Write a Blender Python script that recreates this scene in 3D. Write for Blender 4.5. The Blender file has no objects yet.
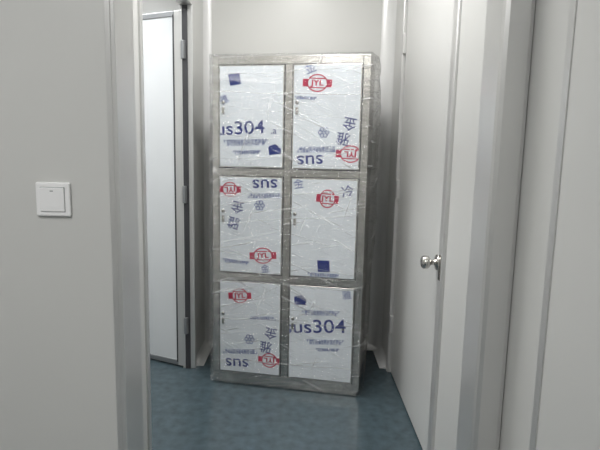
import bpy, bmesh, math, random
from mathutils import Vector, Matrix, noise
random.seed(4)
sc = bpy.context.scene
sc.view_settings.view_transform = 'Standard'
COL = sc.collection

# ---------------------------------------------------------------- materials
def newmat(name):
    m = bpy.data.materials.new(name); m.use_nodes = True
    nt = m.node_tree
    return m, nt, nt.nodes['Principled BSDF']

def mat(name, col, rough=0.5, metal=0.0, var=0.04, scale=3.0, bump=0.0, bscale=60, spec=0.5, stretch=None):
    m, nt, b = newmat(name)
    b.inputs['Roughness'].default_value = rough
    b.inputs['Metallic'].default_value = metal
    b.inputs['Specular IOR Level'].default_value = spec
    tc = nt.nodes.new('ShaderNodeTexCoord')
    mp = nt.nodes.new('ShaderNodeMapping')
    nt.links.new(tc.outputs['Object'], mp.inputs['Vector'])
    if stretch: mp.inputs['Scale'].default_value = stretch
    n = nt.nodes.new('ShaderNodeTexNoise'); n.inputs['Scale'].default_value = scale
    n.inputs['Detail'].default_value = 5
    nt.links.new(mp.outputs['Vector'], n.inputs['Vector'])
    r = nt.nodes.new('ShaderNodeValToRGB')
    r.color_ramp.elements[0].position = 0.3; r.color_ramp.elements[1].position = 0.7
    r.color_ramp.elements[0].color = (*[c*(1-var) for c in col], 1)
    r.color_ramp.elements[1].color = (*[min(1, c*(1+var)) for c in col], 1)
    nt.links.new(n.outputs['Fac'], r.inputs['Fac'])
    nt.links.new(r.outputs['Color'], b.inputs['Base Color'])
    if bump:
        n2 = nt.nodes.new('ShaderNodeTexNoise'); n2.inputs['Scale'].default_value = bscale
        nt.links.new(mp.outputs['Vector'], n2.inputs['Vector'])
        bp = nt.nodes.new('ShaderNodeBump'); bp.inputs['Strength'].default_value = bump
        bp.inputs['Distance'].default_value = 0.01
        nt.links.new(n2.outputs['Fac'], bp.inputs['Height'])
        nt.links.new(bp.outputs['Normal'], b.inputs['Normal'])
    return m

M_wall = mat('painted_panel', (0.618, 0.618, 0.60), 0.36, var=0.015, scale=1.2)
M_ceil = mat('ceiling_paint', (0.66, 0.66, 0.65), 0.6)
M_floor = mat('vinyl_floor', (0.058, 0.084, 0.097), 0.25, var=0.18, scale=22, bump=0.03)
M_alu = mat('aluminium_trim', (0.61, 0.61, 0.60), 0.30, metal=0.5, var=0.03)
M_cove = mat('white_cove', (0.80, 0.80, 0.795), 0.28, metal=0.1, var=0.02)
M_steel = mat('brushed_stainless', (0.56, 0.545, 0.51), 0.24, metal=1.0, var=0.14, scale=6, stretch=(1, 1, 14), bump=0.05)
M_doorw = mat('white_door_skin', (0.72, 0.74, 0.755), 0.33, var=0.015)
M_door2 = mat('grey_door_skin', (0.65, 0.65, 0.635), 0.34, var=0.015)
M_dark = mat('dark_gasket', (0.05, 0.05, 0.055), 0.6)
M_greyal = mat('grey_aluminium', (0.30, 0.31, 0.32), 0.4, metal=0.6)
M_film = mat('protective_film_white', (0.80, 0.84, 0.875), 0.22, var=0.03, scale=9, bump=0.05, bscale=14)
M_blue = mat('print_navy', (0.012, 0.028, 0.20), 0.35)
M_blue2 = mat('print_pale_blue', (0.07, 0.11, 0.32), 0.35)
M_red = mat('print_red', (0.50, 0.010, 0.06), 0.35)
M_plast = mat('switch_plastic', (0.88, 0.88, 0.88), 0.3, var=0.01)
M_chrome = mat('satin_chrome', (0.62, 0.60, 0.57), 0.16, metal=1.0, var=0.03)

def emat(name, col, s):
    m = bpy.data.materials.new(name); m.use_nodes = True
    b = m.node_tree.nodes['Principled BSDF']
    b.inputs['Base Color'].default_value = (0.9, 0.9, 0.9, 1)
    b.inputs['Emission Color'].default_value = (*col, 1)
    b.inputs['Emission Strength'].default_value = s
    return m
M_emit = emat('lamp_diffuser', (1, 0.99, 0.98), 10.0)

# stretch wrap
def wrapmat(name, streakamt, base, glb):
    m = bpy.data.materials.new(name); m.use_nodes = True
    nt = m.node_tree; nt.nodes.clear()
    out = nt.nodes.new('ShaderNodeOutputMaterial')
    tc = nt.nodes.new('ShaderNodeTexCoord')
    def streak(rot, scl, lo, hi):
        m0 = nt.nodes.new('ShaderNodeMapping'); m0.inputs['Rotation'].default_value = rot
        nt.links.new(tc.outputs['Object'], m0.inputs['Vector'])
        mp = nt.nodes.new('ShaderNodeMapping'); mp.inputs['Scale'].default_value = scl
        nt.links.new(m0.outputs['Vector'], mp.inputs['Vector'])
        n = nt.nodes.new('ShaderNodeTexNoise'); n.inputs['Scale'].default_value = 1
        n.inputs['Detail'].default_value = 3; n.inputs['Distortion'].default_value = 0.6
        nt.links.new(mp.outputs['Vector'], n.inputs['Vector'])
        r = nt.nodes.new('ShaderNodeMapRange'); r.inputs['From Min'].default_value = lo; r.inputs['From Max'].default_value = hi
        nt.links.new(n.outputs['Fac'], r.inputs['Value'])
        return r.outputs['Result'], n.outputs['Fac']
    s1, h1 = streak((0, math.radians(12), 0), (2.5, 3, 60), 0.61, 0.71)
    s2, h2 = streak((0, math.radians(-24), 0), (3, 4, 75), 0.62, 0.73)
    s3, h3 = streak((0, math.radians(72), 0), (3, 3, 45), 0.64, 0.76)
    s4, h4 = streak((0, math.radians(-4), 0), (1.2, 2, 22), 0.63, 0.76)
    def mth(op, a, b):
        n = nt.nodes.new('ShaderNodeMath'); n.operation = op
        for i, v in enumerate((a, b)):
            if isinstance(v, (int, float)): n.inputs[i].default_value = v
            else: nt.links.new(v, n.inputs[i])
        return n.outputs[0]
    st = mth('MAXIMUM', mth('MAXIMUM', s1, s2), mth('MAXIMUM', s3, mth('MULTIPLY', s4, 0.6)))
    hh = mth('ADD', mth('ADD', h1, h2), mth('ADD', h3, h4))
    bp = nt.nodes.new('ShaderNodeBump'); bp.inputs['Strength'].default_value = 1.0; bp.inputs['Distance'].default_value = 0.024
    nt.links.new(hh, bp.inputs['Height'])
    gl = nt.nodes.new('ShaderNodeBsdfGlossy'); gl.inputs['Roughness'].default_value = 0.06
    nt.links.new(bp.outputs['Normal'], gl.inputs['Normal'])
    df = nt.nodes.new('ShaderNodeBsdfDiffuse'); df.inputs['Color'].default_value = (0.92, 0.92, 0.92, 1)
    tr = nt.nodes.new('ShaderNodeBsdfTransparent')
    m1 = nt.nodes.new('ShaderNodeMixShader')
    nt.links.new(mth('ADD', mth('MULTIPLY', st, streakamt), base), m1.inputs[0])  # diffuse white streaks: film whitening plus painted-in glare along the creases
    nt.links.new(tr.outputs[0], m1.inputs[1]); nt.links.new(df.outputs[0], m1.inputs[2])
    m2 = nt.nodes.new('ShaderNodeMixShader')
    lw = nt.nodes.new('ShaderNodeLayerWeight'); lw.inputs['Blend'].default_value = 0.2
    nt.links.new(bp.outputs['Normal'], lw.inputs['Normal'])
    nt.links.new(mth('ADD', mth('MULTIPLY', lw.outputs['Fresnel'], 0.40), glb), m2.inputs[0])
    nt.links.new(m1.outputs[0], m2.inputs[1]); nt.links.new(gl.outputs[0], m2.inputs[2])
    nt.links.new(m2.outputs[0], out.inputs['Surface'])
    return m
M_wrap = wrapmat('stretch_wrap', 0.42, 0.002, 0.045)
M_cord = wrapmat('stretch_wrap_fold', 0.2, 0.34, 0.25)

# ---------------------------------------------------------------- helpers
def link(o, parent=None):
    COL.objects.link(o)
    if parent: o.parent = parent
    return o

def box(name, x0, x1, y0, y1, z0, z1, m, bevel=0.0, parent=None, seg=2):
    bm = bmesh.new(); bmesh.ops.create_cube(bm, size=1)
    for v in bm.verts:
        v.co = Vector(((x0+x1)/2+v.co.x*(x1-x0), (y0+y1)/2+v.co.y*(y1-y0), (z0+z1)/2+v.co.z*(z1-z0)))
    if bevel: bmesh.ops.bevel(bm, geom=bm.edges[:], offset=bevel, segments=seg, affect='EDGES', profile=0.5)
    me = bpy.data.meshes.new(name); bm.to_mesh(me); bm.free(); me.materials.append(m)
    return link(bpy.data.objects.new(name, me), parent)

def boxes(name, lst, m, bevel=0.0, parent=None):
    bm = bmesh.new()
    for (x0, x1, y0, y1, z0, z1) in lst:
        b2 = bmesh.new(); bmesh.ops.create_cube(b2, size=1)
        for v in b2.verts:
            v.co = Vector(((x0+x1)/2+v.co.x*(x1-x0), (y0+y1)/2+v.co.y*(y1-y0), (z0+z1)/2+v.co.z*(z1-z0)))
        if bevel: bmesh.ops.bevel(b2, geom=b2.edges[:], offset=bevel, segments=2, affect='EDGES', profile=0.5)
        t = bpy.data.meshes.new('t'); b2.to_mesh(t); b2.free(); bm.from_mesh(t); bpy.data.meshes.remove(t)
    me = bpy.data.meshes.new(name); bm.to_mesh(me); bm.free(); me.materials.append(m)
    return link(bpy.data.objects.new(name, me), parent)

def empty(name, loc=(0, 0, 0), rz=0):
    e = bpy.data.objects.new(name, None); e.empty_display_size = 0.1
    e.location = loc; e.rotation_euler = (0, 0, rz); COL.objects.link(e); return e

def lathe(name, prof, m, mtx, parent=None, n=32):
    bm = bmesh.new(); rings = []
    for r, h in prof:
        rings.append([bm.verts.new(mtx @ Vector((r*math.cos(2*math.pi*i/n), r*math.sin(2*math.pi*i/n), h))) for i in range(n)])
    for a, b in zip(rings, rings[1:]):
        for i in range(n):
            bm.faces.new((a[i], a[(i+1) % n], b[(i+1) % n], b[i]))
    bm.faces.new(rings[0]); bm.faces.new(rings[-1])
    bmesh.ops.recalc_face_normals(bm, faces=bm.faces)
    for f in bm.faces: f.smooth = True
    me = bpy.data.meshes.new(name); bm.to_mesh(me); bm.free(); me.materials.append(m)
    return link(bpy.data.objects.new(name, me), parent)

def prism(name, pts, axis, a, b, m, parent=None):
    bm = bmesh.new()
    def P(p, t):
        if axis == 'z': return Vector((p[0], p[1], t))
        if axis == 'y': return Vector((p[0], t, p[1]))
        return Vector((t, p[0], p[1]))
    A = [bm.verts.new(P(p, a)) for p in pts]; B = [bm.verts.new(P(p, b)) for p in pts]
    n = len(pts)
    for i in range(n): bm.faces.new((A[i], A[(i+1) % n], B[(i+1) % n], B[i]))
    bm.faces.new(A); bm.faces.new(B)
    bmesh.ops.recalc_face_normals(bm, faces=bm.faces)
    me = bpy.data.meshes.new(name); bm.to_mesh(me); bm.free(); me.materials.append(m)
    return link(bpy.data.objects.new(name, me), parent)

def cove(cx, cy, sx, sy, r, n=12):
    pts = [(cx, cy)]
    pts.append((cx+sx*r, cy))
    for i in range(n+1):
        t = math.pi/2*i/n
        pts.append((cx+sx*(r-r*math.sin(t)), cy+sy*(0.004+r-r*math.cos(t))))
    pts.append((cx, cy+sy*(r+0.004)))
    return pts

# ---------------------------------------------------------------- room shell
H = 2.75
XL, XR, YB = -0.62, 0.556, 3.25
PY0, PY1 = 1.26, 1.39           # partition with the doorway
PXL = -0.455
box('floor', -2.6, 0.80, -2.2, 4.3, -0.1, 0.0, M_floor)
box('ceiling', -2.6, 0.80, -2.2, 4.3, H, H+0.1, M_ceil)
boxes('wall_front', [(-2.4, PXL-0.012, PY0, PY1, 0, H), (PXL-0.012, XR, PY0, PY1, 2.22, H)], M_wall)
boxes('wall_right', [(XR, 0.64, -2.0, 1.90, 0, H), (XR, 0.64, 1.90, 2.88, 2.17, H), (XR, 0.64, 2.88, YB+0.08, 0, H)], M_wall)
box('wall_back', XL-0.06, XR, YB, YB+0.08, 0, H, M_wall)
boxes('wall_left', [(XL-0.06, XL, PY1, 1.97, 0, H), (XL-0.06, XL, 1.97, 2.88, 2.10, H), (XL-0.06, XL, 2.88, YB, 0, H)], M_wall)
box('wall_left_near', -2.48, -2.4, -2.0, PY0, 0, H, M_wall)
box('wall_behind', -2.48, 0.64, -2.08, -2.0, 0, H, M_wall)
box('wall_left_far', -2.48, -2.4, PY0, 4.1, 0, H, M_wall)
box('wall_back_far', -2.48, XL-0.06, 4.1, 4.18, 0, H, M_wall)
box('wall_side_far', XL-0.06, XL, YB+0.08, 4.1, 0, H, M_wall)

tr1 = empty('trim_1')
box('jamb_left', PXL-0.012, PXL, PY0-0.004, PY1+0.004, 0, 2.22, M_alu, 0.002, tr1)
box('jamb_lip_left', PXL-0.026, PXL-0.012, PY0-0.003, PY0-0.0005, 0, 2.24, M_alu, 0.001, tr1)
box('jamb_head', PXL, 0.48, PY0-0.004, PY1+0.004, 2.208, 2.22, M_alu, 0.002, tr1)
box('jamb_right', 0.478, XR, PY0-0.004, PY1+0.004, 0, 2.208, M_alu, 0.014, tr1)

tr2 = empty('trim_2')
prism('cove_left', cove(XL, YB, 1, -1, 0.045), 'z', 0, H, M_cove, tr2)
prism('cove_right', cove(XR, YB, -1, -1, 0.075), 'z', 0, H, M_cove, tr2)
prism('cove_near', cove(XR, PY1, -1, 1, 0.05), 'z', 0, H, M_cove, tr2)
def yprof(x, s, r=0.05):
    return [(x, 0)] + [(x+s*(r-r*math.sin(math.pi/2*i/8)), (r-r*math.cos(math.pi/2*i/8))+0.002) for i in range(9)]
prism('baseboard_left', yprof(XL, 1), 'y', 2.90, YB, M_cove)
prism('baseboard_back', yprof(YB, -1), 'x', XL, XR, M_cove)
prism('baseboard_right', yprof(XR, -1), 'y', 2.92, YB, M_cove)
prism('baseboard_near', yprof(XR, -1), 'y', PY1, 1.86, M_cove)
tr3 = empty('trim_3')
box('joint_strip', XR-0.003, XR, 1.075, 1.10, 0, H, M_alu, 0.001, tr3)

# ---------------------------------------------------------------- right door (closed, in right wall)
d2 = empty('door_2')
boxes('frame', [(XR-0.014, 0.62, 1.86, 1.915, 0, 2.20), (XR-0.014, 0.62, 2.865, 2.92, 0, 2.20), (XR-0.014, 0.62, 1.915, 2.865, 2.15, 2.20)], M_alu, 0.006, d2)
box('leaf', XR+0.006, XR+0.05, 1.921, 2.859, 0.012, 2.145, M_door2, 0.003, d2)
box('seal', XR+0.03, XR+0.055, 1.914, 2.866, 0.004, 2.152, M_dark, 0, d2)
boxes('hinges', [(XR-0.012, XR+0.008, 2.845, 2.875, z, z+0.11) for z in (0.25, 1.05, 1.85)], M_alu, 0.004, d2)
ky, kz = 1.985, 0.870
K = Matrix.Translation((XR+0.006, ky, kz)) @ Matrix.Rotation(-math.pi/2, 4, 'Y')
lathe('knob', [(0.031, 0), (0.033, 0.003), (0.030, 0.008), (0.014, 0.011), (0.011, 0.018), (0.011, 0.030),
               (0.018, 0.034), (0.025, 0.040), (0.0275, 0.050), (0.0265, 0.060), (0.020, 0.067), (0.008, 0.069), (0.006, 0.067)], M_chrome, K, d2)
box('latch_plate', XR-0.016, XR-0.013, 1.875, 1.900, kz-0.05, kz+0.05, M_chrome, 0.001, d2)

# ---------------------------------------------------------------- left door (open leaf)
d1 = empty('door_1', (-0.668, 2.86, 0), math.radians(180-24))
LW, LT, LH = 0.84, 0.042, 2.06
z0 = 0.012
FW = 0.058
box('leaf', FW, LW-0.03, -LT+0.004, -0.004, z0+0.03, LH-0.03, M_doorw, 0, d1)
boxes('leaf_frame', [(0.0, FW, -LT, 0, z0, LH), (LW-0.03, LW, -LT, 0, z0, LH)], M_alu, 0.003, d1)
boxes('leaf_rails', [(FW, LW-0.03, -LT, 0, LH-0.03, LH), (FW, LW-0.03, -LT, 0, z0, z0+0.03)], M_greyal, 0.003, d1)
boxes('leaf_seal', [(FW-0.001, FW+0.008, -LT-0.0005, 0.0008, z0+0.02, LH-0.02), (-0.003, 0.003, -LT+0.004, -0.004, z0, LH)], M_dark, 0, d1)
boxes('hinges', [(-0.016, 0.004, -0.012, 0.012, z, z+0.10) for z in (0.22, 1.0, 1.80)], M_greyal, 0.004, d1)
fr1 = empty('trim_4')
boxes('left_door_frame', [(XL-0.066, XL+0.008, 2.865, 2.90, 0, 2.12), (XL-0.066, XL+0.008, 1.95, 1.985, 0, 2.12), (XL-0.066, XL+0.008, 1.985, 2.865, 2.085, 2.12)], M_alu, 0.004, fr1)
boxes('gasket', [(XL-0.05, XL-0.02, 2.860, 2.866, 0, 2.085)], M_dark, 0, fr1)

# ---------------------------------------------------------------- light switch
sw = empty('light_switch', (-0.622, PY0, 1.166))
box('plate', -0.043, 0.043, -0.010, 0, -0.043, 0.043, M_plast, 0.004, sw, 3)
box('rocker_gap', -0.031, 0.031, -0.0108, -0.009, -0.031, 0.031, M_greyal, 0.0, sw)
ro = box('rocker', -0.0302, 0.0302, -0.0145, -0.010, -0.0302, 0.0302, M_plast, 0.002, sw, 3)
ro.rotation_euler = (math.radians(2.0), 0, 0)
box('indicator', -0.004, 0.004, -0.0158, -0.0142, 0.020, 0.0225, M_greyal, 0, sw)

# ---------------------------------------------------------------- locker
W, D, LHT = 0.820, 0.47, 1.785
yaw = math.radians(-10.5)
ll = Vector((-0.474, 2.69, 0))
cx = ll + Vector((math.cos(yaw), math.sin(yaw), 0))*(W/2)
lk = empty('steel_locker', cx, yaw)
hw = W/2
T = 0.036
body = [(-hw, -hw+T, 0, D, 0.03, LHT), (hw-T, hw, 0, D, 0.03, LHT), (-hw+T, hw-T, D-0.012, D, 0.05, LHT-0.01),
        (-hw+T, hw-T, 0, D-0.012, LHT-0.042, LHT), (-hw+T, hw-T, 0, D-0.012, 0.03, 0.075),
        (-0.019, 0.019, 0.0, D-0.012, 0.075, LHT-0.042)]
x0s = [(-hw+T, -0.019), (0.019, hw-T)]
zt = LHT-0.042; zb = 0.075; g = 0.040
dh = (zt-zb-2*g)/3
rows = []
for r in range(3):
    top = zt - r*(dh+g); rows.append((top-dh, top))
for r in range(2):
    z1 = rows[r][0]
    body += [(-hw+T, -0.019, 0, D-0.012, z1-g, z1), (0.019, hw-T, 0, D-0.012, z1-g, z1)]
boxes('body', body, M_steel, 0.002, lk)
boxes('feet', [(sx*(hw-0.05)-0.025, sx*(hw-0.05)+0.025, yy, yy+0.05, 0, 0.031) for sx in (-1, 1) for yy in (0.02, D-0.07)], M_steel, 0.003, lk)
box('plinth', -hw+0.01, hw-0.01, 0.008, 0.014, 0.004, 0.032, M_steel, 0.001, lk)

def text(body_, size, u, v, rot, m, cell, name='print', xs=1.0, bold=0.0):
    cu = bpy.data.curves.new(name, 'FONT'); cu.body = body_; cu.size = size
    cu.align_x = 'CENTER'; cu.align_y = 'CENTER'; cu.offset = bold
    cu.space_line = 0.8
    to = bpy.data.objects.new('tmp', cu); COL.objects.link(to)
    dg = bpy.context.evaluated_depsgraph_get()
    me = bpy.data.meshes.new_from_object(to.evaluated_get(dg))
    bpy.data.objects.remove(to)
    place(me, u, v, rot, m, cell, name, xs)

def place(me, u, v, rot, m, cell, name, xs=1.0):
    (xa, xb), (za, zb_) = cell
    me.transform(Matrix.Diagonal((xs, 1, 1, 1)))
    px = xa+u*(xb-xa); pz = za+v*(zb_-za)
    M = Matrix.Translation((px, -0.0082, pz)) @ Matrix.Rotation(math.pi/2, 4, 'X') @ Matrix.Rotation(math.radians(rot), 4, 'Z')
    me.transform(M)
    bm = bmesh.new(); bm.from_mesh(me)
    e = 0.008
    for co, no in (((xa+e, 0, 0), (-1, 0, 0)), ((xb-e, 0, 0), (1, 0, 0)), ((0, 0, za+e), (0, 0, -1)), ((0, 0, zb_-e), (0, 0, 1))):
        bmesh.ops.bisect_plane(bm, geom=bm.verts[:]+bm.edges[:]+bm.faces[:], plane_co=co, plane_no=no, clear_outer=True)
    bm.to_mesh(me); bm.free()
    me.materials.clear(); me.materials.append(m)
    for p in me.polygons: p.material_index = 0
    link(bpy.data.objects.new(name, me), lk)

def poly(pts):
    bm = bmesh.new()
    bm.faces.new([bm.verts.new((x, y, 0)) for x, y in pts])
    me = bpy.data.meshes.new('p'); bm.to_mesh(me); bm.free(); return me
def ring(rx, ry, w, n=36, bm=None, cx=0, cy=0):
    own = bm is None
    if own: bm = bmesh.new()
    A = [bm.verts.new((cx+rx*math.cos(2*math.pi*i/n), cy+ry*math.sin(2*math.pi*i/n), 0)) for i in range(n)]
    B = [bm.verts.new((cx+(rx-w)*math.cos(2*math.pi*i/n), cy+(ry-w)*math.sin(2*math.pi*i/n), 0)) for i in range(n)]
    for i in range(n): bm.faces.new((A[i], A[(i+1) % n], B[(i+1) % n], B[i]))
    if own:
        me = bpy.data.meshes.new('r'); bm.to_mesh(me); bm.free(); return me

def square(u, v, rot, cell, s=0.060):
    h = s/2
    place(poly([(-h, -h*0.95), (h, -h), (h, h*0.9), (-h, h)]), u, v, rot, M_blue, cell, 'print_square')
def penta(u, v, rot, cell, s=0.064):
    h = s/2
    place(poly([(-h, -h*0.8), (h*0.95, -h*0.8), (h*1.05, h*0.1), (h*0.2, h*0.85), (-h, h*0.6)]), u, v, rot, M_blue, cell, 'print_badge')
def logo(u, v, rot, cell, rx=0.066, ry=0.044):
    place(ring(rx*0.80, ry, 0.006), u, v, rot, M_red, cell, 'print_logo_ring')
    bm = bmesh.new()
    for (a, b, c, d) in ((-rx*1.12, -rx*0.72, -ry*0.42, ry*0.42), (rx*0.72, rx*1.12, -ry*0.42, ry*0.42), (-rx*0.66, rx*0.66, ry*0.46, ry*0.58), (-rx*0.66, rx*0.66, -ry*0.58, -ry*0.46)):
        bm.faces.new([bm.verts.new(p) for p in ((a, c, 0), (b, c, 0), (b, d, 0), (a, d, 0))])
    me = bpy.data.meshes.new('b'); bm.to_mesh(me); bm.free()
    place(me, u, v, rot, M_red, cell, 'print_logo_tabs')
    text('JYL', 0.038, u, v, rot, M_red, cell, 'print_logo_text', 1.2, 0.0012)
def flower(u, v, rot, cell):
    bm = bmesh.new()
    for k in range(6):
        a = math.pi/3*k
        ring(0.012, 0.012, 0.0045, 12, bm, 0.017*math.cos(a), 0.017*math.sin(a))
    ring(0.009, 0.009, 0.004, 12, bm)
    me = bpy.data.meshes.new('f'); bm.to_mesh(me); bm.free()
    place(me, u, v, rot, M_blue2, cell, 'print_flower')
SM = '不锈钢制品有限公司表面保护\n加工后请及时撕去保护膜'
def small(u, v, rot, cell, s=0.0175):
    text(SM, s, u, v, rot, M_blue2, cell, 'print_small', 1.0, 0.0003)
def seria(txt, size, u, v, rot, c, xs=1.18):
    text(txt, size, u, v, rot, M_blue, c, 'print_grade', xs, 0.0008)
def glyph(ch, u, v, rot, c, s=0.072):
    text(ch, s, u, v, rot, M_blue, c, 'print_glyph', 1, 0.0002)

def cell(c, r): return (x0s[c], rows[r])
for r in range(3):
    for c in range(2):
        (xa, xb), (za, zb2) = cell(c, r)
        gap = 0.003
        box(f'door_pan_{r}{c}', xa+gap, xb-gap, -0.006, 0.014, za+gap, zb2-gap, M_steel, 0.002, lk)
        box(f'door_film_{r}{c}', xa+0.009, xb-0.009, -0.0076, -0.005, za+0.009, zb2-0.009, M_film, 0.0, lk)
        boxes(f'door_shadow_gap_{r}{c}', [(xa-0.001, xa+0.003, -0.0008, 0.002, za, zb2), (xb-0.003, xb+0.001, -0.0008, 0.002, za, zb2), (xa, xb, -0.0008, 0.002, za-0.001, za+0.003), (xa, xb, -0.0008, 0.002, zb2-0.003, zb2+0.001)], M_dark, 0, lk)
        hx = xa+0.026; hz = za+0.64*(zb2-za)
        KK = Matrix.Translation((hx, -0.0075, hz)) @ Matrix.Rotation(math.pi/2, 4, 'X')
        lathe(f'lock_{r}{c}', [(0.010, 0), (0.010, 0.004), (0.007, 0.0065), (0.003, 0.0065)], M_chrome, KK, lk, 20)
        box(f'keyhole_{r}{c}', hx-0.001, hx+0.001, -0.0146, -0.0138, hz-0.005, hz+0.005, M_dark, 0, lk)
        boxes(f'pull_{r}{c}', [(hx-0.008, hx+0.008, -0.012, -0.0074, hz-0.060, hz-0.024), (hx+0.002, hx+0.008, -0.018, -0.011, hz-0.058, hz-0.026)], M_chrome, 0.0015, lk)

c = cell(0, 0)
square(0.25, 0.86, 12, c); seria('sus304', 0.096, 0.27, 0.385, 3, c)
text('.a', 0.05, 0.84, 0.37, 3, M_blue, c); small(0.42, 0.25, 2, c, 0.019); small(0.44, 0.155, 2, c, 0.012); penta(0.86, 0.19, 8, c)
text('雅', 0.05, 0.09, 0.66, 30, M_blue2, c)
c = cell(1, 0)
text('金', 0.060, 0.26, 0.955, 20, M_blue2, c); logo(0.36, 0.82, -2, c); small(0.2, 0.68, -3, c, 0.009)
glyph('金', 0.84, 0.45, 170, c); glyph('雅', 0.75, 0.31, 170, c)
flower(0.47, 0.36, 0, c); small(0.38, 0.20, 182, c, 0.017); logo(0.86, 0.16, 178, c); seria('sus', 0.094, 0.28, 0.085, 183, c)
c = cell(0, 1)
logo(0.18, 0.86, 180, c, 0.054, 0.040); seria('sus', 0.094, 0.72, 0.915, 183, c)
glyph('金', 0.30, 0.69, 170, c); glyph('雅', 0.24, 0.53, 165, c)
flower(0.64, 0.71, 0, c); small(0.72, 0.81, 182, c, 0.015); logo(0.70, 0.20, 4, c); text('金', 0.05, 0.74, 0.06, 10, M_blue2, c)
small(0.28, 0.12, -4, c, 0.012)
c = cell(1, 1)
logo(0.55, 0.80, -4, c, 0.052, 0.048); glyph('冷', 0.84, 0.87, 12, c, 0.066)
text('金', 0.055, 0.12, 0.93, 10, M_blue2, c); square(0.52, 0.13, 4, c, 0.064); small(0.52, 0.035, 0, c, 0.013)
c = cell(0, 2)
logo(0.34, 0.84, 4, c, 0.058, 0.042); small(0.70, 0.62, 182, c, 0.012)
glyph('金', 0.84, 0.47, 172, c); glyph('雅', 0.76, 0.32, 172, c)
flower(0.50, 0.38, 0, c); small(0.34, 0.24, 184, c, 0.016); logo(0.82, 0.17, 178, c, 0.056, 0.042)
seria('sus', 0.094, 0.30, 0.10, 182, c)
c = cell(1, 2)
penta(0.18, 0.84, 4, c); small(0.50, 0.72, 3, c, 0.016); seria('sus304', 0.104, 0.41, 0.57, 5, c)
small(0.58, 0.42, 4, c, 0.016); small(0.62, 0.34, 4, c, 0.010); text('雅', 0.05, 0.88, 0.92, 10, M_blue2, c)

# stretch-wrap skin around the locker
def disp(s, z, edge):
    q1 = noise.noise(Vector((s*2.2+z*1.5, z*22-s*4.0, 0.3)))
    q2 = noise.noise(Vector((s*5-z*3, z*50+s*16, 5.3)))
    q4 = abs(noise.noise(Vector((s*1.8-z*4, z*9+s*5, 2.7))))
    return (0.006*q1 + 0.0024*q2 - 0.010*q4 + 0.002)*(0.25+0.75*edge)
OFF = 0.026
def wrap():
    off = OFF
    P = [(-hw-0.006, -off), (hw+0.006, -off), (hw+0.014, D+0.008), (-hw-0.010, D+0.008)]
    segs = []; N = [120, 50, 40, 50]
    for k in range(4):
        a = Vector(P[k]); b = Vector(P[(k+1) % 4]); d = (b-a).normalized(); nrm = Vector((d.y, -d.x))
        for i in range(N[k]):
            t = i/N[k]; segs.append((a.lerp(b, t), nrm, t, k))
    corners = {0, N[0], N[0]+N[1], N[0]+N[1]+N[2]}
    bm = bmesh.new(); NZ = 200; ringsv = []
    for j in range(NZ+1):
        z = 0.02 + (LHT+0.006-0.02)*j/NZ
        row = []
        for (p, nn, t, k) in segs:
            s = (t if k == 0 else t+k)
            edge = min(1, min(t, 1-t)*8)
            q3 = noise.noise(Vector((s*1.5, z*2.2, 9.1)))
            d = disp(s, z, edge)
            if k == 0: d = max(min(d, 0.010), -0.006)
            if k == 1: d += 0.034*math.sin(math.pi*t)*(0.9+1.0*q3) * (0.4+0.6*min(1, z/0.5))
            pp = p + nn*d
            row.append(bm.verts.new((pp.x, pp.y, z)))
        ringsv.append(row)
    for q in range(1, 5):
        f = 1-0.05*q
        ringsv.append([bm.verts.new((v.co.x*f, (v.co.y-D/2)*f+D/2, LHT+0.006+0.003*noise.noise(Vector((v.co.x*30, v.co.y*30, q))))) for v in ringsv[NZ]])
    n = len(segs)
    for a, b in zip(ringsv, ringsv[1:]):
        for i in range(n): bm.faces.new((a[i], a[(i+1) % n], b[(i+1) % n], b[i]))
    for f in bm.faces: f.smooth = True
    for a, b in zip(ringsv, ringsv[1:]):
        for i in corners:
            e = bm.edges.get((a[i], b[i]))
            if e: e.smooth = False
    for i in range(n):
        e = bm.edges.get((ringsv[NZ][i], ringsv[NZ][(i+1) % n]))
        if e: e.smooth = False
    bmesh.ops.recalc_face_normals(bm, faces=bm.faces)
    me = bpy.data.meshes.new('stretch_wrap'); bm.to_mesh(me); bm.free(); me.materials.append(M_wrap)
    link(bpy.data.objects.new('stretch_wrap', me), lk)
wrap()

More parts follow.
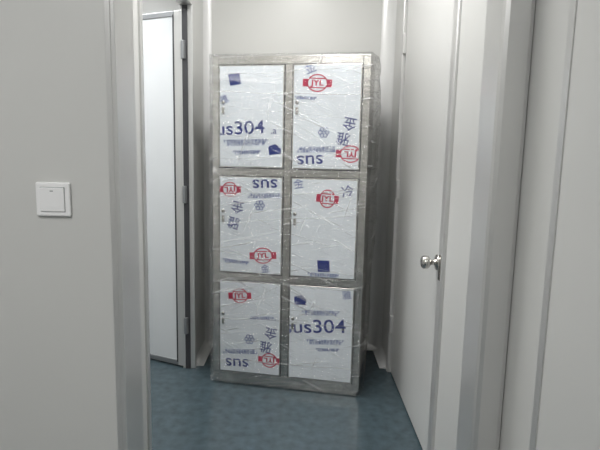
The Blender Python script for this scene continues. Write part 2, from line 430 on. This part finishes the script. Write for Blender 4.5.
# rolled-up folds of the wrap running across the front
def folds():
    bm = bmesh.new()
    rnd = random.Random(11)
    specs = []
    for base in (0.16, 0.40, 0.62, 0.70, 0.98, 1.10, 1.22, 1.30, 1.52, 1.60, 1.70):
        specs.append((base+rnd.uniform(-0.03, 0.03), rnd.uniform(-0.16, 0.16), 0, 1, rnd.uniform(0.0008, 0.0020)))
    for k in range(12):
        a = rnd.uniform(0, 0.6)
        specs.append((rnd.uniform(0.2, 1.7), rnd.uniform(-0.6, 0.6), a, a+rnd.uniform(0.2, 0.4), rnd.uniform(0.0006, 0.0013)))
    for (zc, sl, t0, t1, r) in specs:
        prev = None; n = 40
        for i in range(n+1):
            t = t0+(t1-t0)*i/n
            z = zc + sl*(t-0.5)*W + 0.012*noise.noise(Vector((t*4, zc*9, 1)))
            z = min(max(z, 0.04), LHT-0.01)
            d = max(min(disp(t, z, min(1, min(t, 1-t)*8)), 0.010), -0.006)
            x = -hw-0.006+t*(2*hw+0.012); y = -OFF-d-0.0005
            rr = r*(0.5+0.9*abs(noise.noise(Vector((t*6, zc*5, 3)))))*min(1, 0.15+min(i, n-i)/5)
            ring_ = [bm.verts.new((x, y+rr*0.6*math.cos(a), z+rr*1.6*math.sin(a))) for a in [2*math.pi*q/6 for q in range(6)]]
            if prev:
                for q in range(6):
                    f = bm.faces.new((prev[q], prev[(q+1) % 6], ring_[(q+1) % 6], ring_[q])); f.smooth = True
            prev = ring_
    bmesh.ops.recalc_face_normals(bm, faces=bm.faces)
    me = bpy.data.meshes.new('wrap_folds'); bm.to_mesh(me); bm.free(); me.materials.append(M_cord)
    link(bpy.data.objects.new('wrap_folds', me), lk)
folds()

# ---------------------------------------------------------------- lamps
def lamp(x, y, sx, sy, power, col=(1, 0.993, 0.98)):
    e = empty('ceiling_light', (x, y, H))
    box('housing', -sx/2-0.03, sx/2+0.03, -sy/2-0.03, sy/2+0.03, -0.05, 0, M_alu, 0.005, e)
    box('diffuser', -sx/2, sx/2, -sy/2, sy/2, -0.058, -0.049, M_emit, 0.002, e)
    l = bpy.data.lights.new('tube', 'AREA'); l.shape = 'RECTANGLE'; l.size = sx; l.size_y = sy
    l.energy = power; l.color = col
    o = bpy.data.objects.new('tube', l); o.location = (0, 0, -0.062); link(o, e)
lamp(-0.03, 1.95, 0.22, 0.8, 18)
lamp(-0.8, -0.6, 0.5, 1.2, 22)
lamp(-1.5, 2.6, 0.3, 1.2, 24, (0.97, 0.99, 1.0))

w = bpy.data.worlds.new('world'); sc.world = w; w.use_nodes = True
w.node_tree.nodes['Background'].inputs[0].default_value = (0.6, 0.65, 0.7, 1)
w.node_tree.nodes['Background'].inputs[1].default_value = 0.3

# ---------------------------------------------------------------- camera
cd = bpy.data.cameras.new('camera'); cd.lens = 30; cd.sensor_width = 36; cd.clip_start = 0.02
co = bpy.data.objects.new('camera', cd); COL.objects.link(co)
Mx = Matrix.Translation((0, 0, 1.29)) @ Matrix.Rotation(math.radians(90-8), 4, 'X') @ Matrix.Rotation(math.radians(1.2), 4, 'Z')
co.matrix_world = Mx
sc.camera = co
